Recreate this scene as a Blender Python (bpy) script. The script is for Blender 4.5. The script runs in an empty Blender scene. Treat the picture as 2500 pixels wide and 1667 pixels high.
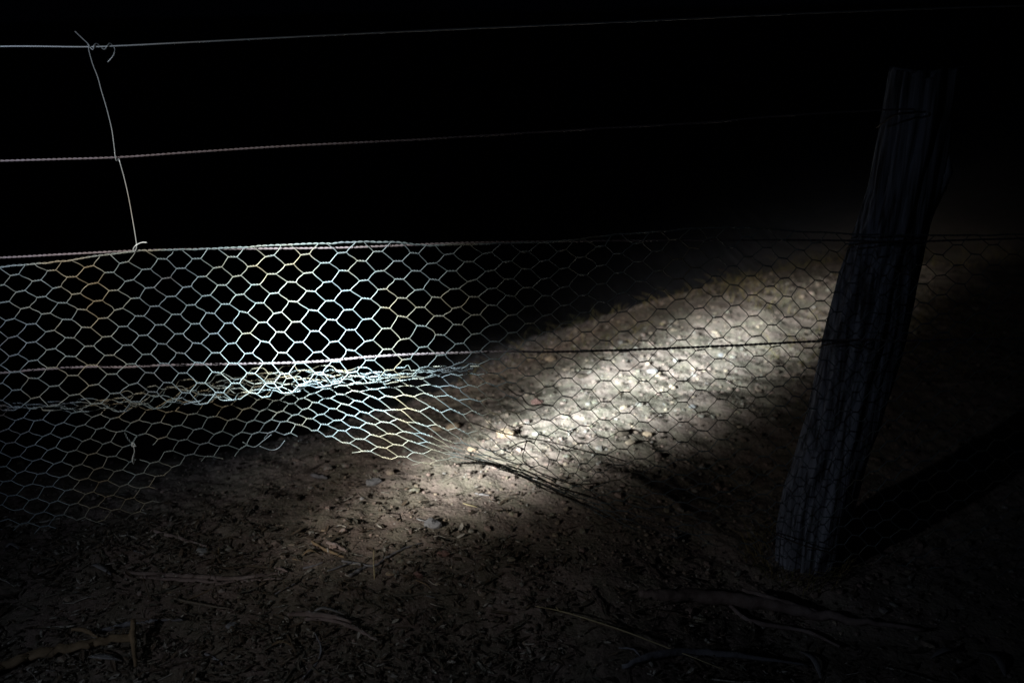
import bpy, math, random
import numpy as np
from mathutils import Vector, Matrix
C = bpy.context.scene.collection
S = bpy.context.scene
R = math.radians
random.seed(7)
rng = np.random.default_rng(7)

# ------------------------------------------------------------------ camera
CAM = np.array([0.0, -2.0, 1.2]); PITCH = R(20); ROLL = R(1.5); FPX = 2500 * 35 / 36
_f = np.array([0, math.cos(PITCH), -math.sin(PITCH)])
_r0 = np.array([1.0, 0, 0]); _u0 = np.array([0, math.sin(PITCH), math.cos(PITCH)])
_r = _r0 * math.cos(ROLL) - _u0 * math.sin(ROLL)
_u = _u0 * math.cos(ROLL) + _r0 * math.sin(ROLL)
cd = bpy.data.cameras.new('camera'); cam = bpy.data.objects.new('camera', cd); C.objects.link(cam)
cd.lens = 35; cd.sensor_width = 36; cd.clip_end = 500; cd.clip_start = 0.05
m = Matrix(((_r[0], _u[0], -_f[0], CAM[0]), (_r[1], _u[1], -_f[1], CAM[1]), (_r[2], _u[2], -_f[2], CAM[2]), (0, 0, 0, 1)))
cam.matrix_world = m
cd.dof.use_dof = True; cd.dof.focus_distance = 2.1; cd.dof.aperture_fstop = 2.5
S.camera = cam

# ------------------------------------------------------------------ night sky
w = bpy.data.worlds.new('World'); S.world = w; w.use_nodes = True
bg = w.node_tree.nodes['Background']; bg.inputs[0].default_value = (0.25, 0.35, 0.8, 1); bg.inputs[1].default_value = 0.0006

# ------------------------------------------------------------------ the torch (held by someone left of the camera)
TORCH = Vector((-2.62, -2.70, 1.80)); AIM = Vector((0.33, 0.885, 0.0))
ld = bpy.data.lights.new('torch_beam', 'SPOT'); lo = bpy.data.objects.new('torch_beam', ld); C.objects.link(lo)
lo.location = TORCH; lo.rotation_euler = (AIM - TORCH).to_track_quat('-Z', 'Y').to_euler()
ld.energy = 8600; ld.spot_size = R(120); ld.spot_blend = 0.6; ld.shadow_soft_size = 0.03
ld.use_nodes = True
nt = ld.node_tree; em = nt.nodes['Emission']
tc = nt.nodes.new('ShaderNodeTexCoord'); sx = nt.nodes.new('ShaderNodeSeparateXYZ'); nt.links.new(tc.outputs['Normal'], sx.inputs[0])
def lm(op, a, b=None):
    n = nt.nodes.new('ShaderNodeMath'); n.operation = op
    for i, v in enumerate((a, b)):
        if v is None: continue
        if isinstance(v, (int, float)): n.inputs[i].default_value = v
        else: nt.links.new(v, n.inputs[i])
    return n.outputs[0]
ang = lm('ARCCOSINE', lm('MINIMUM', lm('ABSOLUTE', sx.outputs[2]), 0.999999))
def gauss(amp, sig, p=2):
    q = lm('POWER', lm('DIVIDE', ang, R(sig)), p)
    return lm('MULTIPLY', lm('EXPONENT', lm('MULTIPLY', q, -1.0)), amp)
# oval core, a weak corona that leans to the left, and faint all-round spill
tx = lm('DIVIDE', lm('DIVIDE', sx.outputs[0], sx.outputs[2]), math.tan(R(2.1))); ty = lm('DIVIDE', lm('DIVIDE', sx.outputs[1], sx.outputs[2]), math.tan(R(3.45)))
rr = lm('SQRT', lm('ADD', lm('MULTIPLY', tx, tx), lm('MULTIPLY', ty, ty)))
g1 = lm('EXPONENT', lm('MULTIPLY', lm('POWER', rr, 2.2), -1.0))
LB = (lo.rotation_euler.to_matrix().inverted() @ (Vector((-0.88, 0.0, 0.68)) - TORCH)).normalized()
vd = nt.nodes.new('ShaderNodeVectorMath'); vd.operation = 'DOT_PRODUCT'; nt.links.new(tc.outputs['Normal'], vd.inputs[0]); vd.inputs[1].default_value = LB
angb = lm('ARCCOSINE', lm('MINIMUM', lm('ABSOLUTE', vd.outputs['Value']), 0.999999))
g2 = lm('MULTIPLY', lm('EXPONENT', lm('MULTIPLY', lm('POWER', lm('DIVIDE', angb, R(5.3)), 2), -1.0)), 0.080)
LC = (lo.rotation_euler.to_matrix().inverted() @ (Vector((-0.45, -0.45, 0.0)) - TORCH)).normalized()
vc = nt.nodes.new('ShaderNodeVectorMath'); vc.operation = 'DOT_PRODUCT'; nt.links.new(tc.outputs['Normal'], vc.inputs[0]); vc.inputs[1].default_value = LC
angc = lm('ARCCOSINE', lm('MINIMUM', lm('ABSOLUTE', vc.outputs['Value']), 0.999999))
g3 = lm('ADD', gauss(0.0016, 15), lm('MULTIPLY', lm('EXPONENT', lm('MULTIPLY', lm('POWER', lm('DIVIDE', angc, R(9)), 2), -1.0)), 0.0043))
tot = lm('ADD', lm('ADD', g1, g2), g3)
nt.links.new(tot, em.inputs['Strength'])
cr = nt.nodes.new('ShaderNodeValToRGB'); nt.links.new(lm('DIVIDE', ang, R(20)), cr.inputs[0])
cr.color_ramp.elements[0].color = (0.90, 1.0, 0.95, 1); cr.color_ramp.elements[0].position = 0.1
cr.color_ramp.elements[1].color = (0.72, 0.84, 1.0, 1); cr.color_ramp.elements[1].position = 0.62
e = cr.color_ramp.elements.new(0.3); e.color = (1.0, 0.92, 0.78, 1)
nt.links.new(cr.outputs[0], em.inputs['Color'])

S.view_settings.view_transform = 'Standard'; S.view_settings.look = 'None'; S.view_settings.gamma = 1
S.view_settings.exposure = 0; S.view_settings.use_curve_mapping = False

# ------------------------------------------------------------------ helpers
def ray(px, py):
    d = _f * FPX + _r * (px - 1250) + _u * (833.5 - py)
    return d / np.linalg.norm(d)
def at(px, py, depth=0.0):
    """point where the line of sight meets the upright plane y = -depth (depth > 0 is nearer the camera)"""
    d = ray(px, py); t = (-depth - CAM[1]) / d[1]
    return CAM + d * t

def _hash(ix, iy, s):
    v = np.sin(ix * 127.1 + iy * 311.7 + s * 74.7) * 43758.5453
    return v - np.floor(v)
def vnoise(x, y, s=0):
    ix = np.floor(x); iy = np.floor(y); fx = x - ix; fy = y - iy
    fx = fx * fx * (3 - 2 * fx); fy = fy * fy * (3 - 2 * fy)
    a = _hash(ix, iy, s); b = _hash(ix + 1, iy, s); c = _hash(ix, iy + 1, s); d = _hash(ix + 1, iy + 1, s)
    return (a * (1 - fx) + b * fx) * (1 - fy) + (c * (1 - fx) + d * fx) * fy - 0.5
def sm(t, a, b):
    t = np.clip((t - a) / (b - a), 0, 1); return t * t * (3 - 2 * t)
def ground_z(x, y):
    x = np.asarray(x, float); y = np.asarray(y, float)
    z = -0.05 * np.clip(x + 0.6, -2, 3)
    z = z + 0.10 * vnoise(x * 0.7, y * 0.7, 1) + 0.035 * vnoise(x * 2.3, y * 2.3, 2) * 1.0
    z = z + 0.016 * vnoise(x * 9, y * 9, 3) + 0.008 * vnoise(x * 26 + 5, y * 26, 4) + 0.006 * vnoise(x * 55, y * 55 + 3, 5) * (0.4 + sm(vnoise(x * 4, y * 4, 6), -.2, .3))
    z = z - 0.10 * sm(x, 0.15, 0.75) * sm(-y, -1.2, -.1) + 0.02 * np.exp(-((x - .68) ** 2 + (y - .09) ** 2) / .02)
    # drop added behind the fence, left and far back, to keep that ground unlit
    z = z - 0.48 * sm((y - .60) * .585 - (x + .17) * .81, -0.16, 1.3) * sm(y, .3, 1.8) - 0.30 * sm(y, 2.0, 4.2) - 0.06 * sm(-x, 0.0, .9) * sm(y, 0.0, 0.9)
    return z
def on_ground(px, py):
    d = ray(px, py); t = 0.6
    while t < 30:
        p = CAM + d * t
        if p[2] < float(ground_z(p[0], p[1])): break
        t += 0.01
    return CAM + d * t

class MB:
    def __init__(s): s.v = []; s.f = []; s.n = 0; s.sm = True
    def add(s, v, f):
        v = np.asarray(v, float); s.v.append(v)
        s.f.extend([tuple(i + s.n for i in q) for q in f]); s.n += len(v)
    def tube(s, pts, r, sides=5, cap=True, rnd=0.0, flat=1.0):
        P = np.asarray(pts, float); n = len(P)
        r = np.full(n, r) if np.isscalar(r) else np.asarray(r, float)
        T = np.gradient(P, axis=0); T /= np.maximum(np.linalg.norm(T, axis=1)[:, None], 1e-9)
        a = np.array([0, 0, 1.0]) if abs(T[0][2]) < 0.9 else np.array([1.0, 0, 0])
        N = np.cross(T[0], a); N /= np.linalg.norm(N)
        Ns = []
        for i in range(n):
            N = N - T[i] * N.dot(T[i]); N /= np.linalg.norm(N); Ns.append(N)
        Ns = np.array(Ns); B = np.cross(T, Ns)
        th = np.arange(sides) * 2 * math.pi / sides
        off = np.cos(th)[None, :, None] * Ns[:, None, :] + np.sin(th)[None, :, None] * B[:, None, :] * flat
        rr = r[:, None] * np.ones((n, sides))
        if rnd: rr = rr * (1 + rnd * (rng.random((n, sides)) - .5))
        V = P[:, None, :] + off * rr[:, :, None]
        F = []
        for i in range(n - 1):
            for k in range(sides):
                a0 = i * sides + k; a1 = i * sides + (k + 1) % sides
                F.append((a0, a1, a1 + sides, a0 + sides))
        if cap:
            F.append(tuple(range(sides - 1, -1, -1))); F.append(tuple((n - 1) * sides + k for k in range(sides)))
        s.add(V.reshape(-1, 3), F)
    def build(s, name, mat, parent=None, smooth=True):
        me = bpy.data.meshes.new(name)
        V = np.concatenate(s.v); me.from_pydata(V.tolist(), [], s.f)
        if smooth: me.polygons.foreach_set('use_smooth', [True] * len(me.polygons))
        me.materials.append(mat); me.update()
        o = bpy.data.objects.new(name, me); C.objects.link(o)
        if parent: o.parent = parent; o.matrix_parent_inverse = Matrix.Translation(-parent.location)
        return o
def tag(o, label=None, cat=None, group=None, kind=None):
    if label: o['label'] = label
    if cat: o['category'] = cat
    if group: o['group'] = group
    if kind: o['kind'] = kind
    return o
def empty(name, loc, label, cat, group=None):
    o = bpy.data.objects.new(name, None); C.objects.link(o); o.location = Vector([float(q) for q in loc])
    return tag(o, label, cat, group)
def spline(pts, n):
    """smooth curve through the points (centripetal enough for our use), n samples per span"""
    P = np.asarray(pts, float); P = np.vstack([2 * P[0] - P[1], P, 2 * P[-1] - P[-2]]); out = []
    for i in range(1, len(P) - 2):
        for t in np.linspace(0, 1, n, endpoint=False):
            a, b, c, d = P[i - 1], P[i], P[i + 1], P[i + 2]
            out.append(0.5 * (2 * b + (c - a) * t + (2 * a - 5 * b + 4 * c - d) * t * t + (3 * b - a - 3 * c + d) * t ** 3))
    out.append(P[-2]); return np.array(out)
def chain(a, n, turns_per_m, r, R2, mb, sides=4):
    """two wires twisted round one another along curve a"""
    A = np.asarray(a, float); T = np.gradient(A, axis=0); L = np.concatenate([[0], np.cumsum(np.linalg.norm(np.diff(A, axis=0), axis=1))])
    s = np.linspace(0, L[-1], n); A = np.stack([np.interp(s, L, A[:, k]) for k in range(3)], 1)
    T = np.gradient(A, axis=0); T /= np.maximum(np.linalg.norm(T, axis=1)[:, None], 1e-9)
    ref = np.array([0.1, 1.0, 0.2]); N = np.cross(T, ref); N /= np.linalg.norm(N, axis=1)[:, None]; B = np.cross(T, N)
    ph = s * turns_per_m * 2 * math.pi + random.random() * 6
    for k in (0, math.pi):
        mb.tube(A + (np.cos(ph + k)[:, None] * N + np.sin(ph + k)[:, None] * B) * R2, r, sides)

# ------------------------------------------------------------------ materials
def mat(name, cols, scale=20, rough=0.8, metal=0.0, bump=0.0, bscale=200, island=False, stretch=None, detail=6, dist=0.002):
    M = bpy.data.materials.new(name); M.use_nodes = True; t = M.node_tree; b = t.nodes['Principled BSDF']
    b.inputs['Roughness'].default_value = rough; b.inputs['Metallic'].default_value = metal
    b.inputs['Specular IOR Level'].default_value = 0.25 if metal == 0 else 0.5
    tcn = t.nodes.new('ShaderNodeTexCoord'); mp = t.nodes.new('ShaderNodeMapping'); t.links.new(tcn.outputs['Object'], mp.inputs[0])
    if stretch: mp.inputs['Scale'].default_value = stretch
    n = t.nodes.new('ShaderNodeTexNoise'); n.inputs['Scale'].default_value = scale; n.inputs['Detail'].default_value = detail
    n.inputs['Roughness'].default_value = 0.65
    t.links.new(mp.outputs[0], n.inputs['Vector'])
    r = t.nodes.new('ShaderNodeValToRGB')
    els = r.color_ramp.elements; k = len(cols)
    while len(els) < k: els.new(0.5)
    for i, c in enumerate(cols):
        els[i].position = 0.28 + 0.44 * i / max(1, k - 1) if not island else i / max(1, k - 1)
        els[i].color = (*c, 1)
    if island:
        g = t.nodes.new('ShaderNodeNewGeometry'); mx = t.nodes.new('ShaderNodeMath'); mx.operation = 'MULTIPLY_ADD'
        ad = t.nodes.new('ShaderNodeMath'); ad.operation = 'SUBTRACT'; t.links.new(n.outputs[0], ad.inputs[0]); ad.inputs[1].default_value = 0.5
        t.links.new(ad.outputs[0], mx.inputs[0]); mx.inputs[1].default_value = 0.9; t.links.new(g.outputs['Random Per Island'], mx.inputs[2])
        t.links.new(mx.outputs[0], r.inputs[0])
    else: t.links.new(n.outputs[0], r.inputs[0])
    t.links.new(r.outputs[0], b.inputs['Base Color'])
    if bump:
        n2 = t.nodes.new('ShaderNodeTexNoise'); n2.inputs['Scale'].default_value = bscale; n2.inputs['Detail'].default_value = 8
        t.links.new(mp.outputs[0], n2.inputs['Vector'])
        bp = t.nodes.new('ShaderNodeBump'); bp.inputs['Strength'].default_value = bump; bp.inputs['Distance'].default_value = dist
        t.links.new(n2.outputs[0], bp.inputs['Height']); t.links.new(bp.outputs[0], b.inputs['Normal'])
    return M
M_soil = mat('soil', [(0.20, 0.145, 0.125), (0.37, 0.30, 0.28), (0.27, 0.245, 0.205), (0.45, 0.37, 0.345)], scale=9, rough=0.95, bump=0.9, bscale=90, detail=12, dist=0.006)
M_gravel = mat('gravel', [(0.14, 0.11, 0.10), (0.30, 0.24, 0.22), (0.36, 0.26, 0.24), (0.34, 0.33, 0.33), (0.27, 0.26, 0.20), (0.33, 0.26, 0.22), (0.28, 0.22, 0.2), (0.48, 0.40, 0.32)], scale=60, rough=0.9, island=True, bump=0.5, bscale=300)
M_stone = mat('stone', [(0.14, 0.14, 0.16), (0.27, 0.27, 0.30), (0.20, 0.19, 0.20)], scale=35, rough=0.85, bump=0.7, bscale=180)
M_stone_w = mat('warm_stone', [(0.30, 0.21, 0.16), (0.46, 0.36, 0.27), (0.36, 0.27, 0.22)], scale=35, rough=0.85, bump=0.7, bscale=180)
M_stone_r = mat('red_stone', [(0.16, 0.09, 0.08), (0.28, 0.17, 0.16), (0.20, 0.12, 0.11)], scale=35, rough=0.85, bump=0.7, bscale=180)
M_quartz = mat('quartz', [(0.26, 0.26, 0.28), (0.40, 0.40, 0.42)], scale=35, rough=0.6, bump=0.5, bscale=120)
M_litter = mat('litter', [(0.05, 0.04, 0.03), (0.10, 0.075, 0.06), (0.16, 0.12, 0.09), (0.09, 0.09, 0.08), (0.21, 0.18, 0.15), (0.06, 0.05, 0.04), (0.50, 0.47, 0.44)], scale=80, rough=0.8, island=True)
M_crumb = mat('dark_crumbs', [(0.025, 0.02, 0.018), (0.07, 0.055, 0.045), (0.11, 0.09, 0.075), (0.05, 0.045, 0.04)], scale=80, rough=0.9, island=True)
M_grass = mat('dry_grass', [(0.16, 0.12, 0.05), (0.30, 0.24, 0.12), (0.14, 0.15, 0.06)], scale=80, rough=0.8, island=True)
M_bark = mat('bark', [(0.12, 0.085, 0.085), (0.30, 0.235, 0.23), (0.42, 0.36, 0.37)], scale=26, rough=0.75, bump=0.8, bscale=60)
M_tan = mat('tan_wood', [(0.14, 0.10, 0.065), (0.30, 0.22, 0.145), (0.21, 0.155, 0.10)], scale=22, rough=0.75, bump=0.6, bscale=80)
M_greyw = mat('grey_wood', [(0.10, 0.10, 0.12), (0.26, 0.26, 0.30), (0.16, 0.15, 0.17)], scale=40, rough=0.8, bump=0.8, bscale=120)
M_leaf = mat('dead_leaf', [(0.18, 0.17, 0.18), (0.34, 0.33, 0.36), (0.24, 0.22, 0.2)], scale=40, rough=0.6, bump=0.3, bscale=200)
M_pale = mat('pale_leaf', [(0.40, 0.44, 0.48), (0.62, 0.66, 0.70)], scale=60, rough=0.6)
M_straw = mat('straw', [(0.40, 0.34, 0.20), (0.6, 0.52, 0.34)], scale=50, rough=0.7)
M_wire = mat('galvanised_wire', [(0.22, 0.165, 0.10), (0.26, 0.235, 0.18), (0.21, 0.265, 0.295), (0.18, 0.225, 0.28), (0.14, 0.12, 0.12)], scale=5, rough=0.45, metal=0.35, detail=3)
M_wire2 = mat('old_line_wire', [(0.10, 0.08, 0.09), (0.24, 0.21, 0.25), (0.18, 0.15, 0.17), (0.32, 0.29, 0.33)], scale=60, rough=0.6, metal=0.35)
M_wire3 = mat('new_tie_wire', [(0.42, 0.48, 0.54), (0.58, 0.62, 0.66), (0.46, 0.42, 0.38)], scale=6, rough=0.4, metal=0.4)
M_rust_unlit = mat('rusty_and_unlit_wire', [(0.06, 0.05, 0.045), (0.12, 0.09, 0.08)], scale=40, rough=0.8, metal=0.3)  # rust on the post ties; on loose strands the dark tone is painted shade

def post_mat():
    M = bpy.data.materials.new('weathered_wood'); M.use_nodes = True; t = M.node_tree; b = t.nodes['Principled BSDF']
    b.inputs['Roughness'].default_value = 0.9; b.inputs['Specular IOR Level'].default_value = 0.15
    tcn = t.nodes.new('ShaderNodeTexCoord'); mp = t.nodes.new('ShaderNodeMapping'); t.links.new(tcn.outputs['Object'], mp.inputs[0])
    mp.inputs['Rotation'].default_value = (0, R(9), 0); mp.inputs['Scale'].default_value = (60, 60, 2.2)
    n = t.nodes.new('ShaderNodeTexNoise'); n.inputs['Scale'].default_value = 1.6; n.inputs['Detail'].default_value = 9; t.links.new(mp.outputs[0], n.inputs['Vector'])
    r = t.nodes.new('ShaderNodeValToRGB'); r.color_ramp.elements[0].position = 0.36; r.color_ramp.elements[0].color = (0.055, 0.055, 0.065, 1)
    r.color_ramp.elements[1].position = 0.6; r.color_ramp.elements[1].color = (0.34, 0.37, 0.48, 1)
    t.links.new(n.outputs[0], r.inputs[0]); t.links.new(r.outputs[0], b.inputs['Base Color'])
    bp = t.nodes.new('ShaderNodeBump'); bp.inputs['Strength'].default_value = 1; bp.inputs['Distance'].default_value = 0.006
    t.links.new(n.outputs[0], bp.inputs['Height']); t.links.new(bp.outputs[0], b.inputs['Normal'])
    return M
M_post = post_mat()

# ------------------------------------------------------------------ ground
def axis(lo, hi, step, far):
    core = np.arange(lo, hi, step); g = step * 1.35 ** np.arange(1, 40); up = hi + np.cumsum(g); up = up[up < far]; dn = lo - np.cumsum(g); dn = dn[dn > -far][::-1]
    return np.concatenate([dn, core, up])
gx = axis(-1.7, 2.3, 0.0085, 80); gy = axis(-0.9, 3.6, 0.0095, 80)
XX, YY = np.meshgrid(gx, gy); ZZ = ground_z(XX, YY)
V = np.stack([XX, YY, ZZ], -1).reshape(-1, 3); nx = len(gx); ny = len(gy)
ii, jj = np.meshgrid(np.arange(nx - 1), np.arange(ny - 1)); a0 = (jj * nx + ii).reshape(-1)
F = np.stack([a0, a0 + 1, a0 + nx + 1, a0 + nx], 1)
me = bpy.data.meshes.new('ground'); me.vertices.add(len(V)); me.vertices.foreach_set('co', V.reshape(-1))
me.loops.add(F.size); me.loops.foreach_set('vertex_index', F.reshape(-1).astype(np.int32)); me.polygons.add(len(F))
me.polygons.foreach_set('loop_start', np.arange(0, F.size, 4, dtype=np.int32)); me.polygons.foreach_set('loop_total', np.full(len(F), 4, np.int32))
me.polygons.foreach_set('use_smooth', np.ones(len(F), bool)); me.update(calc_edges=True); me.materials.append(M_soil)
# damp dark humus under the leaf litter, at the near left
t = M_soil.node_tree; b = t.nodes['Principled BSDF']; src = b.inputs['Base Color'].links[0].from_socket
def mn(op, a, b_=None, c_=None):
    n = t.nodes.new('ShaderNodeMath'); n.operation = op
    for i, v in enumerate((a, b_, c_)):
        if v is None: continue
        if isinstance(v, (int, float)): n.inputs[i].default_value = v
        else: t.links.new(v, n.inputs[i])
    return n.outputs[0]
tcg = t.nodes.new('ShaderNodeTexCoord'); sg = t.nodes.new('ShaderNodeSeparateXYZ'); t.links.new(tcg.outputs['Object'], sg.inputs[0])
ng = t.nodes.new('ShaderNodeTexNoise'); ng.inputs['Scale'].default_value = 6; ng.inputs['Detail'].default_value = 8; t.links.new(tcg.outputs['Object'], ng.inputs['Vector'])
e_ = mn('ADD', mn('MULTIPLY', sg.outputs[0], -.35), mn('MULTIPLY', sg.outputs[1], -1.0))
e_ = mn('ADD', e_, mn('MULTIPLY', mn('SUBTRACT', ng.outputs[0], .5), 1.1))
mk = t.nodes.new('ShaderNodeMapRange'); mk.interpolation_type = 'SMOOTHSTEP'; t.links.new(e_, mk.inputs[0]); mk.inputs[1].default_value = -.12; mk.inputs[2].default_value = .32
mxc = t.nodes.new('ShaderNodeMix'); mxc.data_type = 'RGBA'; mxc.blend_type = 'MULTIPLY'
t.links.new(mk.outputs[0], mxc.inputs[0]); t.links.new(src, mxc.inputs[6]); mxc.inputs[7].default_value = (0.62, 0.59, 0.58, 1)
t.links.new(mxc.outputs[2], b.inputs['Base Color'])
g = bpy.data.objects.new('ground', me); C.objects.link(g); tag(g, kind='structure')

# ------------------------------------------------------------------ gravel, leaf litter, grass (uncountable)
_ph = (1 + 5 ** .5) / 2
ICO = np.array([(-1, _ph, 0), (1, _ph, 0), (-1, -_ph, 0), (1, -_ph, 0), (0, -1, _ph), (0, 1, _ph), (0, -1, -_ph), (0, 1, -_ph), (_ph, 0, -1), (_ph, 0, 1), (-_ph, 0, -1), (-_ph, 0, 1)]) / math.sqrt(1 + _ph ** 2)
ICF = [(0, 11, 5), (0, 5, 1), (0, 1, 7), (0, 7, 10), (0, 10, 11), (1, 5, 9), (5, 11, 4), (11, 10, 2), (10, 7, 6), (7, 1, 8), (3, 9, 4), (3, 4, 2), (3, 2, 6), (3, 6, 8), (3, 8, 9), (4, 9, 5), (2, 4, 11), (6, 2, 10), (8, 6, 7), (9, 8, 1)]
def rotz(a):
    c, s = math.cos(a), math.sin(a); return np.array([[c, -s, 0], [s, c, 0], [0, 0, 1]])
def pebble(mb, x, y, r):
    v = ICO * (1 + 0.45 * (rng.random((12, 1)) - .5)) * np.array([r * rng.uniform(.8, 1.5), r * rng.uniform(.7, 1.1), r * rng.uniform(.45, .8)])
    v = v @ rotz(rng.random() * 6.3).T
    mb.add(v + np.array([x, y, float(ground_z(x, y)) + r * .22]), ICF)
mb = MB()
for k in range(19000):
    if k < 12500: x = rng.normal(0.35, 0.75); y = rng.uniform(-0.2, 2.6)
    else: x = rng.uniform(-1.7, 2.2); y = rng.uniform(-0.85, 3.4)
    r = 0.003 * rng.pareto(3.4) + 0.0018; r = min(r, 0.012)
    if y < 0.25 and x < -.1: r *= .8
    pebble(mb, x, y, r)
for k in range(240):
    x = rng.normal(0.4, .55); y = rng.uniform(-.1, 2.3); pebble(mb, x, y, rng.uniform(.005, .012))
tag(mb.build('gravel', M_gravel, smooth=False), kind='stuff')

def leaf(mb, p, L, wd, yaw, tilt, curl, nseg=5):
    s = np.linspace(-.5, .5, nseg + 1); V = []
    bend = rng.uniform(-.5, .5)
    for q in s:
        hw = wd * max(0.0, (1 - (2 * q) ** 2)) ** .8 * .5 + wd * .03
        zc = curl * L * (q * q - .1)
        for sd in (-1, 0, 1):
            V.append((q * L, sd * hw + bend * L * q * q, zc + (abs(sd) * hw * .35)))
    V = np.array(V); ct, st = math.cos(tilt), math.sin(tilt)
    V = V @ np.array([[ct, 0, -st], [0, 1, 0], [st, 0, ct]]).T @ rotz(yaw).T
    V = V - np.array([0, 0, V[:, 2].min() * .8]) + p
    V2 = V - np.array([0, 0, 0.0007])
    F = []; n = len(V)
    for i in range(nseg):
        for k in (0, 1):
            a = i * 3 + k; F.append((a, a + 1, a + 4, a + 3)); F.append((a + n, a + 3 + n, a + 4 + n, a + 1 + n))
    mb.add(np.vstack([V, V2]), F)
def litter_density(x, y):
    d = 0.05 + 0.95 * float(sm(-(y + 0.25 * x), -0.1, 0.35)) * (1.0 if x < .1 else .55)
    return d
mb = MB()
for k in range(9000):
    x = rng.uniform(-.9, 1.9); y = rng.uniform(-.8, 2.6) ** 1.0
    if float(vnoise(np.array(x * 4), np.array(y * 4), 51)) + .25 * rng.random() < .0: continue
    r = .0012 + .0045 * rng.random() ** 3; z = float(ground_z(x, y))
    v = ICO * (1 + .6 * (rng.random((12, 1)) - .5)) * np.array([r * rng.uniform(1, 2.4), r, r * .8]) @ rotz(rng.random() * 6.3).T
    mb.add(v + np.array([x, y, z + r * .5]), ICF)
tag(mb.build('soil_crumbs', M_crumb, smooth=False), kind='stuff')
mb = MB(); n = 0
while n < 17000:
    x = rng.uniform(-1.6, 1.9); y = rng.uniform(-0.85, 2.8)
    if y > .3 and rng.random() < .7: continue
    if rng.random() > litter_density(x, y) * (0.35 + 1.3 * (float(vnoise(np.array(x * 5), np.array(y * 5), 9)) + .5)): continue
    n += 1; z = float(ground_z(x, y)) + 0.002; k = rng.random()
    if k < .10: leaf(mb, np.array([x, y, z]), rng.uniform(.012, .042), rng.uniform(.004, .011), rng.random() * 6.3, rng.uniform(-.4, .4), rng.uniform(-.2, .4), 3)
    elif k < .38:
        L = rng.uniform(.008, .04) * (1.8 if rng.random() < .12 else 1); a = rng.random() * 6.3; b = rng.uniform(-.25, .35)
        d = np.array([math.cos(a), math.sin(a), b]) * L; mid = np.array([x, y, z]) + d * .5 + rng.normal(0, L * .07, 3)
        mb.tube([np.array([x, y, z]), mid, np.array([x, y, z]) + d], [rng.uniform(.0005, .0013)] * 3, 4)
    else:
        q = rng.random() ** 2; v = ICO * np.array([.0025 + .011 * q, .002 + .004 * q * rng.random(), .0018]) * (1 + .5 * (rng.random((12, 1)) - .5))
        ct = rng.uniform(-.6, .6); v = v @ np.array([[math.cos(ct), 0, -math.sin(ct)], [0, 1, 0], [math.sin(ct), 0, math.cos(ct)]]).T @ rotz(rng.random() * 6.3).T
        mb.add(v + np.array([x, y, z + .003]), ICF)
for k in range(380):
    x = rng.uniform(-1.5, 1.7); y = rng.uniform(-0.85, .25)
    if rng.random() > litter_density(x, y) + .15 or (x > -.35 and y > -.15): continue
    z = float(ground_z(x, y)) + .004
    if rng.random() < .5: leaf(mb, np.array([x, y, z]), rng.uniform(.035, .10), rng.uniform(.006, .013), rng.normal(0, .9), rng.uniform(-.15, .15), rng.uniform(-.1, .3), 6)
    else:
        L = rng.uniform(.04, .16); a = rng.normal(0, .9); d = np.array([math.cos(a), math.sin(a), 0]) * L; p = np.array([x, y, z + .003])
        P = np.array([p + d * f + rng.normal(0, .0025, 3) for f in (0, .25, .5, .75, 1)]); P[:, 2] = np.maximum(P[:, 2], ground_z(P[:, 0], P[:, 1]) + .002)
        r0 = rng.uniform(.0008, .003); mb.tube(P, [r0, r0 * 1.1, r0, r0 * .8, r0 * .3], 5, rnd=.3)
tag(mb.build('leaf_litter', M_litter, smooth=False), kind='stuff')

mb = MB()
for k in range(2600):
    if k < 1500: x = rng.uniform(0.9, 3.2); y = rng.uniform(.5, 4.2)
    else:
        x = rng.normal(.9, .9); y = rng.uniform(1.3, 4.0)
    if float(vnoise(np.array(x * 3), np.array(y * 3), 21)) < -.02: continue
    z = float(ground_z(x, y)); L = rng.uniform(.02, .09) * (2.0 if x > 1.2 and rng.random() < .3 else 1); a = rng.random() * 6.3; q = rng.uniform(.2, 1.1)
    p = np.array([x, y, z]); d = np.array([math.cos(a) * q, math.sin(a) * q, 1.0]); d /= np.linalg.norm(d)
    p1 = p + d * L * .55; p2 = p + d * L + np.array([math.cos(a), math.sin(a), -.8]) * L * .25
    mb.tube([p, p1, p2], [.0012, .0010, .0003], 3)
for k in range(150):
    a = rng.random() * 6.3; q = rng.uniform(.06, .13); x = .67 + math.cos(a) * q; y = .085 + math.sin(a) * q; z = float(ground_z(x, y)); L = rng.uniform(.02, .07); b = a + rng.normal(0, .8)
    p = np.array([x, y, z]); d = np.array([math.cos(b) * .5, math.sin(b) * .5, 1.0]) * L
    mb.tube([p, p + d * .6, p + d + np.array([math.cos(b), math.sin(b), -.7]) * L * .3], [.0011, .0009, .0003], 3)
tag(mb.build('dry_grass', M_grass, smooth=False), kind='stuff')

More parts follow.
